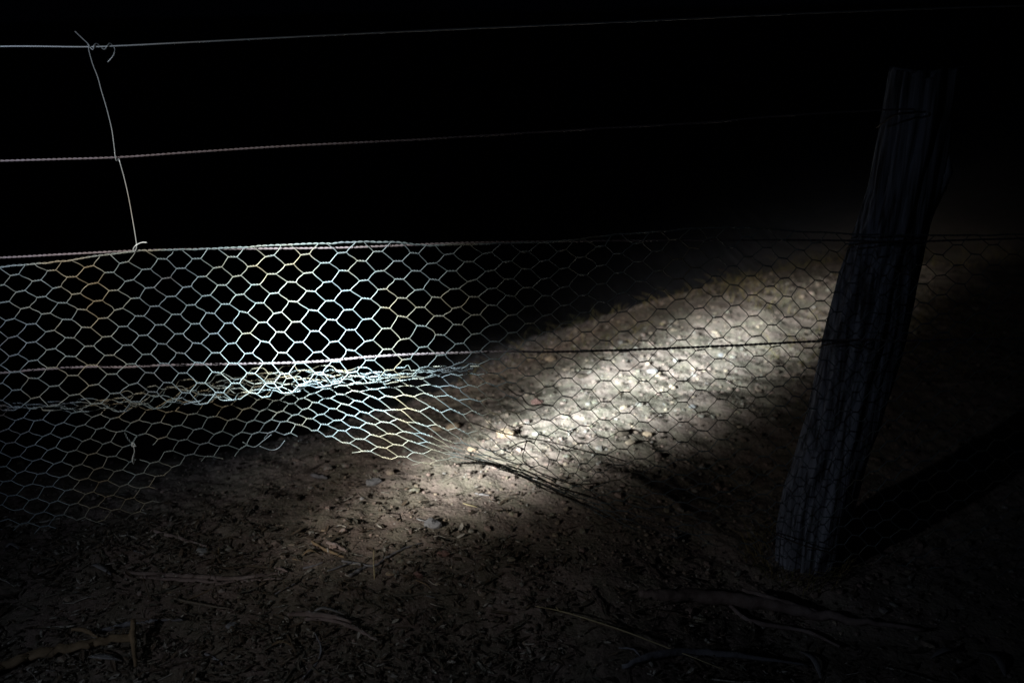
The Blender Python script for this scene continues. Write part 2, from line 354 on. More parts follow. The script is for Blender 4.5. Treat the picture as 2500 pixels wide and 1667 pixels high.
# ------------------------------------------------------------------ stones that can be told apart
def ico2():
    V = [tuple(v) for v in ICO]; F = []; cache = {}
    def midp(a, b):
        k = (min(a, b), max(a, b))
        if k not in cache:
            q = (np.array(V[a]) + np.array(V[b])) / 2; q /= np.linalg.norm(q); V.append(tuple(q)); cache[k] = len(V) - 1
        return cache[k]
    for a, b, c in ICF:
        x, y, z = midp(a, b), midp(b, c), midp(c, a); F += [(a, x, z), (b, y, x), (c, z, y), (x, y, z)]
    return np.array(V), F
IV2, IF2 = ico2()
def stone(px, py, wpx, m_, label, hh=.55, asp=1.25, group='stones lying on the bare ground'):
    p = on_ground(px, py); dist = np.linalg.norm(p - CAM); r = wpx / FPX * dist / 2
    v = IV2.copy(); v = v * (1 + .34 * (rng.random((len(v), 1)) - .5)) + .12 * np.sin(v[:, [1, 2, 0]] * 3 + rng.random(3) * 6)
    v = v * np.array([r, r / asp, r * hh]) @ rotz(rng.uniform(-.4, .4)).T
    mb = MB(); mb.add(v + p + np.array([0, 0, r * hh * .45]), IF2)
    tag(mb.build('stone', m_, smooth=False), label, 'stone', group)
ST = [
 (1055, 1283, 42, M_stone, 'flat bluish grey stone with a white sliver, brightest part of the bare soil'),
 (1083, 1355, 30, M_stone_r, 'reddish stone casting a sharp shadow below the flat bluish stone'),
 (1022, 1406, 26, M_stone_r, 'rounded reddish stone at the right end of the twig pile'),
 (952, 1403, 20, M_stone_w, 'small brownish stone between the dry straw and the rounded reddish stone'),
 (1106, 1046, 36, M_stone_w, 'rounded cream stone just behind the lowest fold of the netting'),
 (1068, 1050, 34, M_stone_w, 'dull brown stone touching the left of the rounded cream stone'),
 (1232, 1064, 46, M_stone_w, 'flat orange stone seen through the stretched netting'),
 (1152, 1100, 28, M_stone_w, 'orange pebble above the bundled netting'),
 (1592, 910, 28, M_leaf, 'pale chunk with a black shadow in the brightest part of the beam'),
 (1420, 922, 30, M_crumb, 'brown clod coloured as shadow left of the pale chunk in the beam'),  # dark colour stands in for a shadow on the soil
 (1516, 1060, 36, M_crumb, 'dark clod coloured as shadow in the middle of the lit gravel behind the netting'),  # shadow painted as a dark lump
 (1580, 1062, 22, M_stone_w, 'small orange stone right of the dark clod coloured as shadow'),
 (1690, 995, 18, M_quartz, 'small white pebble below the pale chunk in the beam'),
 (1624, 990, 14, M_quartz, 'tiny pinkish white pebble left of the small white pebble'),
 (912, 1182, 40, M_stone, 'wedge shaped grey stone under the lifted hem of the netting'),
 (884, 1218, 12, M_quartz, 'tiny white pebble under the lifted hem below the wedge shaped stone'),
 (494, 1350, 30, M_quartz, 'pale stone at the right end of the short bare stick'),
 (566, 1530, 26, M_stone, 'bluish grey stone with a long shadow in the dim litter'),
 (415, 1450, 18, M_stone_w, 'small round stone under the long split bark strip'),
 (790, 1298, 16, M_stone_w, 'yellowish pebble above the twig pile'),
 (822, 1288, 14, M_quartz, 'whitish pebble right of the yellowish pebble above the twig pile'),
 (1345, 880, 26, M_stone_w, 'brownish stone at the far left of the beam behind the fence'),
 (1310, 985, 28, M_stone_r, 'pinkish stone left of the beam centre behind the netting'),
 (1760, 870, 20, M_stone, 'grey pebble far back in the beam right of centre'),
 (1835, 1275, 12, M_quartz, 'tiny pale fleck of stone left of the post foot'),
]
for s_ in ST: stone(*s_)

# ------------------------------------------------------------------ sticks, bark, leaves told apart
def gpts(pp, lift=0.004):
    out = []
    for q in pp:
        p = on_ground(q[0], q[1]); p = p + np.array([0, 0, lift + (q[2] if len(q) > 2 else 0)]); out.append(p)
    return np.array(out)
def stick(name, cat, pp, wpx, m_, label, lift=0.004, taper=.5, flat=1.0, sides=7, group=None, rnd=.35):
    c = spline(gpts(pp, lift), 6); n = len(c); r0 = wpx / FPX * np.linalg.norm(c[0] - CAM) / 2
    t = np.linspace(0, 1, n); r = r0 * (1 - (1 - taper) * np.abs(2 * t - .8).clip(0, 1) ** 1.5) * (1 + (.02 if wpx > 14 else .12) * rng.standard_normal(n))
    c = c + rng.normal(0, r0 * .12, c.shape)
    c[:, 2] += r0 * .5
    mb = MB(); mb.tube(c, np.maximum(r, r0 * .15), sides, rnd=rnd, flat=flat)
    return mb, tag(mb.build(name, m_), label, cat, group) if name else None
GB = 'bark strips on the ground'; GT = 'twigs and sticks on the ground'
# long split bark strip, two ribs joined
root = empty('bark_strip', on_ground(500, 1418), 'long split reddish bark strip lying level across the dim soil left of the twig pile', 'bark strip', GB)
for off, pp, wd in ((0, [(305, 1404), (380, 1407), (460, 1414), (560, 1418), (640, 1412), (700, 1402)], 16),
                    (1, [(345, 1414), (430, 1420), (520, 1425), (600, 1424), (690, 1417)], 13), (2, [(528, 1432), (560, 1427), (585, 1422)], 12)):
    mb, _ = stick(None, None, pp, wd, M_bark, None, flat=.5); mb.build('bark_rib', M_bark, root)
mb, _ = stick(None, None, [(672, 1398), (690, 1402), (703, 1408)], 7, M_bark, None, lift=.012); mb.build('curled_tip', M_bark, root)
stick('bark_strip', 'bark strip', [(372, 1302), (410, 1311), (455, 1325), (505, 1340)], 12, M_bark, 'short bare stick pointing down to the pale stone', flat=.7, group=GB)
root = empty('bark_strip', on_ground(800, 1530), 'curved bark strip arching over its own shadow at the bottom below the twig pile', 'bark strip', GB)
for pp, wd in (([(705, 1519), (755, 1516), (810, 1523), (860, 1537)], 17), ([(745, 1530), (800, 1530), (850, 1543), (885, 1560), (925, 1582)], 14)):
    mb, _ = stick(None, None, pp, wd, M_bark, None, lift=.015, flat=.5); mb.build('bark_rib', M_bark, root)
root = empty('forked_branch', on_ground(200, 1590), 'tan forked branch running out of the bottom left corner', 'branch')
mb, _ = stick(None, None, [(-60, 1665), (0, 1642), (80, 1613), (180, 1590), (250, 1578), (330, 1562)], 38, M_tan, None, lift=.004, taper=.55, sides=9, rnd=.25, flat=.4); mb.build('limb', M_tan, root)
mb, _ = stick(None, None, [(332, 1556, .03), (330, 1585, .015), (334, 1640)], 15, M_tan, None, lift=.01); mb.build('prong', M_tan, root)
mb, _ = stick(None, None, [(182, 1558, .01), (210, 1560, .01), (245, 1575, .005)], 10, M_tan, None, lift=.01); mb.build('side_twig', M_tan, root)
stick('stick', 'stick', [(222, 1549), (262, 1542), (310, 1530), (350, 1528), (385, 1520), (450, 1519)], 11, M_greyw, 'wavy grey stick just above the tan forked branch', group=GT)
TW = [
 ([(800, 1398), (830, 1388), (862, 1377)], 5, M_greyw, 'purplish straight twig under the middle of the twig pile'),
 ([(835, 1374), (870, 1380), (912, 1386), (945, 1366), (985, 1344), (1030, 1330)], 7, M_greyw, 'knobbly dark green grey twig curving up at the right of the pile'),
 ([(762, 1328), (800, 1350), (846, 1367)], 9, M_tan, 'brown stick lying across the upper left of the twig pile'),
 ([(800, 1330), (825, 1340), (850, 1352)], 12, M_bark, 'short thick bark piece on top of the twig pile'),
 ([(715, 1368), (745, 1376)], 4, M_tan, 'thin pale twig left of the twig pile'),
 ([(740, 1392), (765, 1386), (790, 1376)], 5, M_greyw, 'grey twig pointing up at the left of the pile'),
 ([(672, 1455), (700, 1440), (735, 1420)], 5, M_greyw, 'dark twig below the right tip of the long bark strip'),
 ([(855, 1412), (880, 1398), (900, 1385)], 11, M_greyw, 'stubby dark wood chip under the knobbly twig'),
 ([(1040, 1458), (1065, 1463)], 3, M_greyw, 'tiny dark twig right of the twig pile'),
 ([(1015, 1420), (1040, 1430), (1055, 1446)], 3, M_tan, 'curved thin twig below the rounded reddish stone'),
 ([(740, 1660), (770, 1630), (785, 1590), (770, 1550)], 7, M_greyw, 'long curved dark twig at the bottom edge under the curved bark strip'),
 ([(535, 1340), (536, 1375), (538, 1402)], 5, M_tan, 'thin upright twig leaning on the long split bark strip'),
 ([(500, 1600), (530, 1615), (545, 1628)], 8, M_greyw, 'short pale grey twig below the bluish grey stone'),
 ([(530, 1435), (490, 1455), (430, 1480)], 3, M_tan, 'thin brown stem slanting down from the long bark strip'),
 ([(300, 1340), (340, 1352), (380, 1362)], 4, M_greyw, 'dim thin twig left of the short bare stick'),
 ([(1130, 1232), (1165, 1242)], 3, M_straw, 'pale splinter in the bright soil right of the beam centre'),
 ([(1018, 1270), (1046, 1280)], 4, M_quartz, 'white sliver beside the flat bluish grey stone'),
 ([(1160, 1208), (1195, 1214)], 5, M_leaf, 'pale flake in the bright soil under the netting bundle'),
 ([(760, 1165), (800, 1172)], 11, M_greyw, 'dim grey wood chip under the lifted hem'),
 ([(1350, 770 + 20), (1620, 795)], 4, M_straw, 'pale straw lying far back across the beam'),
]
for pp, wd, m_, lb in TW: stick('twig', 'twig', pp, wd, m_, lb, group=GT)
root = empty('dead_branch', on_ground(1900, 1500), 'long dark bark covered branch on the ground in front of the post', 'branch')
mb, _ = stick(None, None, [(1560, 1470), (1620, 1470), (1720, 1474), (1850, 1487), (1980, 1515), (2110, 1535), (2260, 1552)], 34, M_bark, None, lift=.012, taper=.3, sides=9); mb.build('limb', M_bark, root)
mb, _ = stick(None, None, [(1810, 1470, .01), (1900, 1495, .01), (2000, 1515)], 12, M_bark, None, lift=.02); mb.build('bark_flap', M_bark, root)
mb, _ = stick(None, None, [(1780, 1490), (1840, 1530), (1960, 1550), (2050, 1590)], 12, M_bark, None, lift=.01); mb.build('side_branch', M_bark, root)
root = empty('dead_branch', on_ground(1700, 1615), 'low grey branch along the bottom edge under the long straw', 'branch')
mb, _ = stick(None, None, [(1520, 1640), (1600, 1612), (1700, 1605), (1840, 1618), (1980, 1640)], 20, M_greyw, None, lift=.01, taper=.3); mb.build('limb', M_greyw, root)
mb, _ = stick(None, None, [(1510, 1592), (1545, 1595), (1565, 1615)], 6, M_greyw, None, lift=.01); mb.build('side_twig', M_greyw, root)
stick('grass_stem', 'grass stem', [(1310, 1500), (1370, 1512), (1500, 1552), (1640, 1605), (1700, 1628), (1770, 1657)], 3.2, M_straw, 'long thin straight straw in the dark lower right', lift=.02, taper=.6, rnd=0)
stick('grass_stem', 'grass stem', [(915, 1365, .02), (914, 1395, .012), (914, 1420), (904, 1432)], 3.5, M_straw, 'short yellow straw standing in the twig pile', lift=.004, rnd=0)
stick('grass_stem', 'grass stem', [(1357, 1501), (1369, 1515)], 2.5, M_straw, 'tiny straw crossing the upper end of the long straw', lift=.02, rnd=0)
def big_leaf(pp, wpx, m_, label, lift=.006):
    c = spline(gpts(pp, lift), 5); n = len(c); t = np.linspace(0, 1, n); T = np.gradient(c, axis=0); T /= np.linalg.norm(T, axis=1)[:, None]
    sd = np.cross(T, [0, 0, 1]); sd /= np.linalg.norm(sd, axis=1)[:, None]
    hw = wpx / FPX * 1.9 / 2 * np.sin(np.pi * np.clip(t, .03, .97)) ** .7
    V = []; up = np.array([0, 0, 1.])
    for i in range(n):
        V += [c[i] - sd[i] * hw[i] + up * hw[i] * .5, c[i], c[i] + sd[i] * hw[i] + up * hw[i] * .35]
    V = np.array(V); V[:, 2] += .01 * np.repeat(np.sin(np.pi * t), 3)
    N = len(V); F = []
    for i in range(n - 1):
        for k in (0, 1):
            a = i * 3 + k; F.append((a, a + 1, a + 4, a + 3)); F.append((a + N, a + 3 + N, a + 4 + N, a + 1 + N))
    for i in range(n - 1): F += [(i * 3, i * 3 + 3, i * 3 + 3 + N, i * 3 + N), (i * 3 + 2, i * 3 + 2 + N, i * 3 + 5 + N, i * 3 + 5)]
    mb = MB(); mb.add(np.vstack([V, V - up * .0008]), F); return tag(mb.build('dead_leaf', m_), label, 'leaf', 'dead leaves on the ground')
big_leaf([(225, 1384), (245, 1398), (272, 1408)], 16, M_leaf, 'pale grey leaf left of the long split bark strip')
big_leaf([(738, 1362), (760, 1358), (785, 1360)], 12, M_tan, 'tan leaf on the upper left of the twig pile')
big_leaf([(10, 1350), (30, 1342), (48, 1345)], 14, M_leaf, 'bluish leaf at the left edge below the netting')
big_leaf([(1955, 1595), (1985, 1625), (2003, 1660)], 17, M_leaf, 'curved leaf at the bottom edge below the dark branch')
big_leaf([(2385, 1597), (2430, 1620), (2455, 1660)], 22, M_leaf, 'large sickle shaped leaf near the bottom right corner')
big_leaf([(2270, 1612), (2310, 1600), (2345, 1598)], 16, M_leaf, 'faint flat leaf left of the large sickle shaped leaf')
big_leaf([(215, 1610), (255, 1620), (300, 1618)], 18, M_leaf, 'crumpled grey leaf under the tan forked branch')
big_leaf([(760, 1505), (790, 1500), (842, 1506)], 9, M_leaf, 'light scrap of leaf just above the curved bark strip')
big_leaf([(650, 1590), (690, 1582), (720, 1586)], 9, M_tan, 'small brown leaf left of the long curved twig')

# ------------------------------------------------------------------ post
def build_post():
    rows = [(160, 2178, 2346), (270, 2159, 2330), (360, 2140, 2311), (459, 2121, 2290), (570, 2088, 2262), (655, 2063, 2248), (743, 2039, 2232), (833, 2016, 2208), (908, 2001, 2184),
            (1031, 1972, 2146), (1131, 1938, 2112), (1200, 1914, 2092), (1298, 1895, 2064), (1367, 1892, 2040), (1426, 1890, 2030), (1500, 1886, 2022)]
    ys = np.array([r[0] for r in rows], float); Lx = np.array([r[1] for r in rows], float); Rx = np.array([r[2] for r in rows], float)
    n = 230; sides = 96; V = []; yy = np.linspace(160, 1500, n)
    th = np.arange(sides) * 2 * math.pi / sides
    D0 = -0.085
    for i, py in enumerate(yy):
        l = at(np.interp(py, ys, Lx), py, D0); r_ = at(np.interp(py, ys, Rx), py, D0)
        c = (l + r_) / 2; rad = np.linalg.norm(r_ - l) / 2
        s = (py - 160) / 1320
        w = np.ones(sides)
        # long drying cracks that wander slowly down the post
        for a, dep, wd, s0, s1 in ((-1.95, .30, .10, -.1, 1.1), (-1.3, .28, .11, -.1, .75), (-1.05, .16, .05, .1, .6), (-2.45, .18, .06, -.1, .55), (-0.55, .25, .12, .25, 1.1), (-1.6, .18, .06, .35, 1.1), (-2.75, .15, .05, .5, 1.1), (-.85, .14, .05, .6, 1.1), (2.2, .2, .1, -.1, 1.1), (.8, .2, .1, -.1, 1.1)):
            aa = a + .14 * math.sin(s * 5 + a * 3) + .03 * math.sin(s * 31 + a); d = (th - aa + math.pi) % (2 * math.pi) - math.pi
            w -= .62 * dep * max(0, min(1, (s - s0) * 9)) * max(0, min(1, (s1 - s) * 9)) * np.exp(-(d / wd) ** 2)
        w += .07 * vnoise(th * 5.0, np.full(sides, s * 5), 31) * 2 + .05 * vnoise(th * 14, np.full(sides, s * 12), 32) + .035 * vnoise(th * 30, np.full(sides, s * 26), 33)
        w[:] = np.clip(w, .45, 1.15)
        # flatter front face
        x = np.cos(th) * w * rad; y = np.sin(th) * w * rad * .82
        P = np.stack([c[0] + x, c[1] + y, np.full(sides, c[2])], 1)
        if i == 0 or i == 1 or i == 2 or i == 3:   # ragged weathered top with a notch
            drop = .012 * (vnoise(th * 4, th * 0, 41) + .5) + .02 * np.exp(-((x + .012) / .012) ** 2)
            P[:, 2] -= drop * (1 - i / 6)
        V.append(P)
    V = np.concatenate(V); F = []
    for i in range(n - 1):
        for k in range(sides):
            a0 = i * sides + k; a1 = i * sides + (k + 1) % sides; F.append((a0, a0 + sides, a1 + sides, a1))
    # closed, sunken end grain
    top = V[:sides].mean(0) - np.array([0, 0, .006]); V = np.vstack([V, top]); t = len(V) - 1
    F += [(t, k, (k + 1) % sides) for k in range(sides)]
    mb = MB(); mb.add(V, F); return mb
foot = at(1968, 1430, -.085)
post = empty('fence_post', foot, 'leaning weathered grey wooden post with long cracks at the right end of the netting', 'post')
build_post().build('shaft', M_post, post)
mb = MB(); pts = [at(2316, 372, -.05), at(2314, 420, -.05), at(2300, 455, -.055), at(2290, 478, -.06), at(2278, 520, -.065)]
mb.tube(spline(pts, 5), np.interp(np.arange(21), [0, 6, 14, 20], [.002, .010, .010, .003]), 7, rnd=.4); mb.build('splinter', M_post, post)

# ------------------------------------------------------------------ line wires
GL = 'line wires of the fence'
def line_wire(name, pp, depth, r, m_, label, twist):
    c = np.array([at(x, y, depth if not callable(depth) else depth(x)) for x, y in pp]); c = spline(c, 10)
    mb = MB()
    if twist:
        L = np.linalg.norm(np.diff(c, axis=0), axis=1).sum(); chain(c, int(L / .0035), 48, r * .62, r * .55, mb, 5)
    else: mb.tube(c, r, 7)
    return tag(mb.build(name, m_), label, 'wire', GL)
line_wire('line_wire', [(-900, 150), (-400, 125), (0, 114), (200, 115), (300, 112), (480, 103), (1000, 77), (1500, 55), (1900, 36), (2200, 24), (2600, 12), (3400, -5)], 0, .0017, M_wire3, 'smooth topmost wire stretched above the others, above the post top', False)
line_wire('line_wire', [(-900, 425), (-400, 405), (0, 393), (140, 389), (292, 384), (480, 371), (700, 357), (1000, 342), (1250, 327), (1500, 312), (1733, 299), (1900, 284), (2161, 269), (2231, 267)], 0, .0020, M_wire2, 'stranded wire second from the top, ending on the post', True)
line_wire('line_wire', [(-900, 665), (-400, 645), (0, 629), (150, 621), (335, 612), (500, 608), (654, 607), (820, 605), (960, 600), (1100, 594), (1240, 591), (1500, 588), (1900, 586), (2085, 588), (2215, 590), (2600, 580), (3200, 575)], -.006, .0021, M_wire2, 'stranded wire third from the top, running along the upper edge of the netting', True)
line_wire('line_wire', [(-900, 960), (-400, 930), (0, 910), (76, 903), (218, 895), (299, 896), (408, 891), (639, 887), (777, 882), (899, 871), (1024, 864), (1239, 858), (1336, 859), (1499, 855), (1635, 850), (1839, 841), (1972, 834), (2108, 829), (2200, 832), (2500, 826), (3200, 820)], -.012, .0026, M_wire2, 'lowest and thickest wire, running behind the middle of the netting', True)

# dropper wire tied between the line wires
dw = empty('tie_wire', at(333, 612, .004), 'thin upright tie wire knotted to the topmost wire, hooked at the netting edge', 'wire')
def tie_part(name, pp, dep, r=.0011, m_=M_wire3):
    c = spline(np.array([at(x, y, d) for (x, y), d in zip(pp, dep)]), 7); mb = MB(); mb.tube(c, r, 6); mb.build(name, m_, dw)
tie_part('upright', [(183, 77), (200, 93), (217, 110), (217, 122), (226.5, 156.5), (239, 189), (248, 222), (259, 258.6), (267, 289), (274, 320), (278, 350), (282, 381)], [.004] * 12)
tie_part('upright', [(280, 372), (284, 392), (290, 388), (292, 393), (304, 436), (315, 485), (324.5, 538), (331.6, 581), (333.7, 603), (329, 616)], [.005, .004, -.004, .003, .003, .003, .003, .004, .005, .002])
tie_part('knot', [(214, 108), (226.5, 122), (229.6, 111.6), (236.7, 107), (247, 115.7), (255, 121), (263, 111.6), (269.4, 106.5), (279.6, 118), (279.6, 128), (275.5, 138), (263, 152.5)], [.002, .004, .004, 0, -.004, .003, .004, .0, -.003, .003, .003, .003])
tie_part('hook', [(329, 616), (325.5, 609), (330, 601), (337, 596), (347, 592), (359, 592)], [.003, .004, .005, .005, .006, .008], .0013)

# ties that bind wires to the post
GP = 'wire ties round the post'
def ring_tie(name, pp, dep, label, r=.0017):
    c = spline(np.array([at(x, y, d) for (x, y), d in zip(pp, dep)]), 6); mb = MB(); mb.tube(c, r, 6); tag(mb.build(name, M_rust_unlit), label, 'wire tie', GP)
ring_tie('post_tie', [(2140, 312), (2155, 301), (2190, 279), (2229, 276), (2233, 268)], [-.07, -.03, .012, .012, .012], 'rusty wire tie near the top of the post under the second wire')
ring_tie('post_tie', [(2062, 612), (2078, 600), (2130, 592), (2200, 588), (2260, 580)], [-.07, -.01, .014, .014, -.03], 'rusty wire tie on the post at the upper edge of the netting')
ring_tie('post_tie', [(2000, 850), (2014, 842), (2060, 838), (2100, 850), (2112, 832)], [-.07, -.01, .012, .012, .008], 'rusty wire tie on the post at the lowest wire')
ring_tie('post_tie', [(1890, 1300), (1910, 1310), (1960, 1330), (2040, 1350), (2070, 1345)], [-.07, -.01, .014, .012, -.06], 'rusty wire tie round the foot of the post')

# ------------------------------------------------------------------ hexagonal netting
# column c (periods along the fence): seven stations down the netting: (row, px, py, depth towards the viewer)
NET = {
 -6: [(0, -460, 690, 0), (4, -430, 860, 0), (7.8, -410, 1005, .02), (8.2, -410, 1000, .0), (8.6, -410, 1010, 0), (13, -350, 1190, .03), (17, -290, 1330, .08)],
 -2: [(0, -100, 663, 0), (4, -60, 835, 0), (8.0, -45, 1002, .02), (8.5, -50, 990, -.01), (9.0, -52, 1005, -.01), (13.5, 11, 1158, .02), (17.5, 67, 1294, .08)],
 0: [(0, 76, 645, 0), (4, 123, 807, 0), (8.3, 133, 1001, .03), (9.1, 134, 985, -.03), (10, 134, 1001, -.03), (14, 190, 1135, .02), (18.5, 253, 1288, .08)],
 1: [(0, 163, 636, 0), (4, 212, 800, 0), (8.4, 238, 1002, .03), (9.5, 240, 973, -.04), (10.7, 230, 1003, -.04), (14, 276, 1115, .0), (18.5, 339, 1268, .06)],
 2: [(0, 256, 622, 0), (4, 301, 797, 0), (8.5, 338, 1003, .04), (9.9, 340, 955, -.05), (11.3, 324, 1003, -.05), (14.5, 369, 1112, 0), (19, 432, 1265, .05)],
 4: [(0, 433, 611, 0), (4, 476, 790, 0), (8.1, 498, 988, .05), (10.2, 490, 932, -.08), (12, 506, 984, -.08), (14, 534, 1055, -.05), (18, 590, 1191, .0)],
 5: [(0, 520, 608, 0), (4, 560, 789, 0), (7.9, 580, 978, .05), (10.3, 572, 915, -.10), (12.2, 594, 972, -.10), (14, 612, 1028, -.08), (16, 636, 1088, -.05)],
 6: [(0, 608, 604, 0), (4, 640, 787, 0), (7.6, 662, 966, .05), (10.2, 655, 905, -.11), (12.4, 672, 962, -.11), (14, 684, 1003, -.09), (16.2, 704, 1063, -.07)],
 8: [(0, 788, 595, 0), (4, 810, 782, 0), (7.2, 822, 944, .04), (9.8, 815, 903, -.09), (12.2, 795, 952, -.10), (14.2, 814, 1003, -.09), (18, 856, 1108, -.06)],
 10: [(0, 966, 591, 0), (4, 984, 775, 0), (6.9, 995, 922, .03), (8.8, 985, 908, -.05), (11.3, 950, 950, -.08), (14.3, 985, 1035, -.07), (18.5, 1045, 1146, -.04)],
 11: [(0, 1050, 598, 0), (4, 1072, 772, 0), (6.7, 1078, 900, .02), (8.4, 1075, 905, -.03), (11, 1050, 965, -.06), (14, 1095, 1075, -.05), (18.5, 1140, 1133, -.03)],
 12: [(0, 1141, 597, 0), (4, 1162, 769, 0), (6.5, 1163, 880, .01), (8.5, 1150, 925, -.01), (11, 1165, 1010, -.04), (13.3, 1195, 1105, -.03), (18.5, 1240, 1153, -.01)],
 13: [(0, 1235, 593, 0), (4, 1250, 768, 0), (6.8, 1252, 890, 0), (8.8, 1250, 965, 0), (11, 1250, 1040, -.02), (13, 1290, 1135, -.01), (18.5, 1322, 1192, .01)],
 14: [(0, 1325, 592, 0), (4, 1337, 767, 0), (7, 1340, 896, 0), (9, 1338, 988, 0), (11, 1327, 1062, 0), (13, 1372, 1172, .01), (18.5, 1400, 1228, .03)],
 16: [(0, 1507, 573, 0), (4, 1520, 760, 0), (7, 1527, 905, 0), (9, 1525, 1007, 0), (11, 1519, 1095, 0), (13.4, 1500, 1182, .02), (18.5, 1545, 1300, .05)],
 18: [(0, 1693, 557, 0), (4, 1706, 751, 0), (7, 1711, 903, 0), (9, 1715, 1005, 0), (11, 1718, 1101, 0), (14, 1718, 1215, .02), (18.5, 1745, 1345, .05)],
 20: [(0, 1866, 558, 0), (4, 1881, 744, 0), (7, 1899, 893, 0), (9, 1905, 992, 0), (11, 1908, 1090, 0), (14, 1905, 1230, .01), (17.5, 1900, 1375, .03)],
 22: [(0, 2029, 569, .01), (4, 2045, 760, .01), (7, 2055, 905, .01), (9, 2058, 1003, .01), (11, 2058, 1100, .01), (14, 2055, 1240, .01), (17.2, 2050, 1380, .02)],
 24: [(0, 2200, 574, .01), (4, 2213, 765, .01), (7, 2218, 905, .01), (9, 2220, 1003, .01), (11, 2218, 1100, .01), (14, 2210, 1245, .01), (17.2, 2200, 1390, .02)],
 28: [(0, 2560, 570, 0), (4, 2570, 765, 0), (7, 2575, 905, 0), (9, 2578, 1003, 0), (11, 2578, 1100, 0), (14, 2570, 1245, 0), (17.2, 2560, 1400, .02)],
 32: [(0, 2920, 570, 0), (4, 2930, 765, 0), (7, 2935, 905, 0), (9, 2938, 1003, 0), (11, 2938, 1100, 0), (14, 2930, 1245, 0), (17.2, 2920, 1400, .02)],
}
CK = np.array(sorted(NET), float); KT = np.array([NET[int(k)] for k in CK], float)   # (cols, 7, 4)
TOPX = [0, 76, 163, 256, 345, 433, 608, 697, 788, 875, 966, 1000, 1049, 1141, 1235, 1325, 1418, 1507, 1597, 1693, 1780, 1866, 1948, 2029, 2100, 2300, 2560]
TOPY = [653, 645, 636, 622, 612, 610, 603, 598, 595, 591, 591, 596, 599, 597, 593, 592, 583, 573, 566, 557, 555, 558, 565, 569, 572, 575, 572]
def hermite(xk, yk, x):
    i = int(np.clip(np.searchsorted(xk, x) - 1, 0, len(xk) - 2)); h = xk[i + 1] - xk[i]; t = (x - xk[i]) / h
    def sl(k):
        if k == 0: return (yk[1] - yk[0]) / (xk[1] - xk[0])
        if k == len(xk) - 1: return (yk[-1] - yk[-2]) / (xk[-1] - xk[-2])
        return (yk[k + 1] - yk[k - 1]) / (xk[k + 1] - xk[k - 1])
    m0 = sl(i) * h; m1 = sl(i + 1) * h
    return (2 * t ** 3 - 3 * t ** 2 + 1) * yk[i] + (t ** 3 - 2 * t ** 2 + t) * m0 + (-2 * t ** 3 + 3 * t ** 2) * yk[i + 1] + (t ** 3 - t ** 2) * m1
def net_at(c, j):
    K = hermite(CK, KT, min(max(c, CK[0]), CK[-1])).copy()
    K[0, 2] = K[0, 2] if K[0, 1] < 0 else np.interp(K[0, 1], TOPX, TOPY)
    js = K[:, 0]
    q = [float(hermite(js, K[:, k], j)) if (j < js[1] + .01 or j > js[4] + .3) else float(np.interp(j, js, K[:, k])) for k in (1, 2, 3)]
    p = at(q[0], q[1], q[2])
    gz = float(ground_z(p[0], p[1])) + .003
    if p[2] < gz: p[2] = gz
    return p
_jc = {}
def jit(c, j, amp):
    k = (round(c * 2), round(j * 2))
    if k not in _jc:
        rr = random.Random(k[0] * 977 + k[1] * 131 + 5); _jc[k] = (np.array([rr.gauss(0, 1), rr.gauss(0, 1), rr.gauss(0, 1)]), rr.random(), rr.random())
    return _jc[k][0] * amp
def node(c, j):
    messy = 1 + 0.0 * float(np.exp(-((c - 7) / 5) ** 2) * sm(j, 7, 9)) + 1.2 * float(sm(c, 10, 12) * sm(15 - c, -2, 1) * sm(j, 10, 13))
    return net_at(c, j) + jit(c, j, .0011 * messy)
JE_C = [-6, -2, 0, 1.2, 1.7, 3.4, 5, 6, 8, 10, 12, 18, 20, 22, 32]; JE = [16.6, 17.3, 18.2, 18.0, 17.2, 15.6, 15.6, 16.0, 17.8, 18.4, 18.4, 18.4, 17.3, 17, 17]
def exists(c, j):
    if j < 0: return False
    if (c, j) in ((2, 14),): return False
    return j <= np.interp(c, JE_C, JE)
RW = .00092
panel = MB(); H = .12    # half length of a twist, in periods
def ends(c, j):
    """left and right end of a twist, in space"""
    a = net_at(c - H, j); b = net_at(c + H, j); o = jit(c, j, .0011); tl = jit(c, j, 1)[2] * .0009
    return a + o + np.array([0, 0, tl]), b + o - np.array([0, 0, tl])
E = {}
cols = np.arange(-6, 31.5, .5)
for c in cols:
    for j2 in range(0, 39):
        j = j2 / 2
        if (round(c * 2) + j2) % 2: continue
        if exists(c, j): E[(c, j)] = ends(c, j)
def wire_between(a, b, s):
    d = b - a; L = np.linalg.norm(d)
    if L < 1e-4: return
    t = np.linspace(0, 1, 5)[:, None]; sag = s[1] * L * .035 * np.sin(math.pi * t) + .03 * L * np.sin(2 * math.pi * t) * s[2]
    n = np.array([-d[2], 0, d[0]]) / L
    P = a + d * t + n * sag + np.array([0, 1, 0]) * s[0] * L * .03 * np.sin(math.pi * t)
    panel.tube(P, RW, 5, cap=False)
strands = MB()
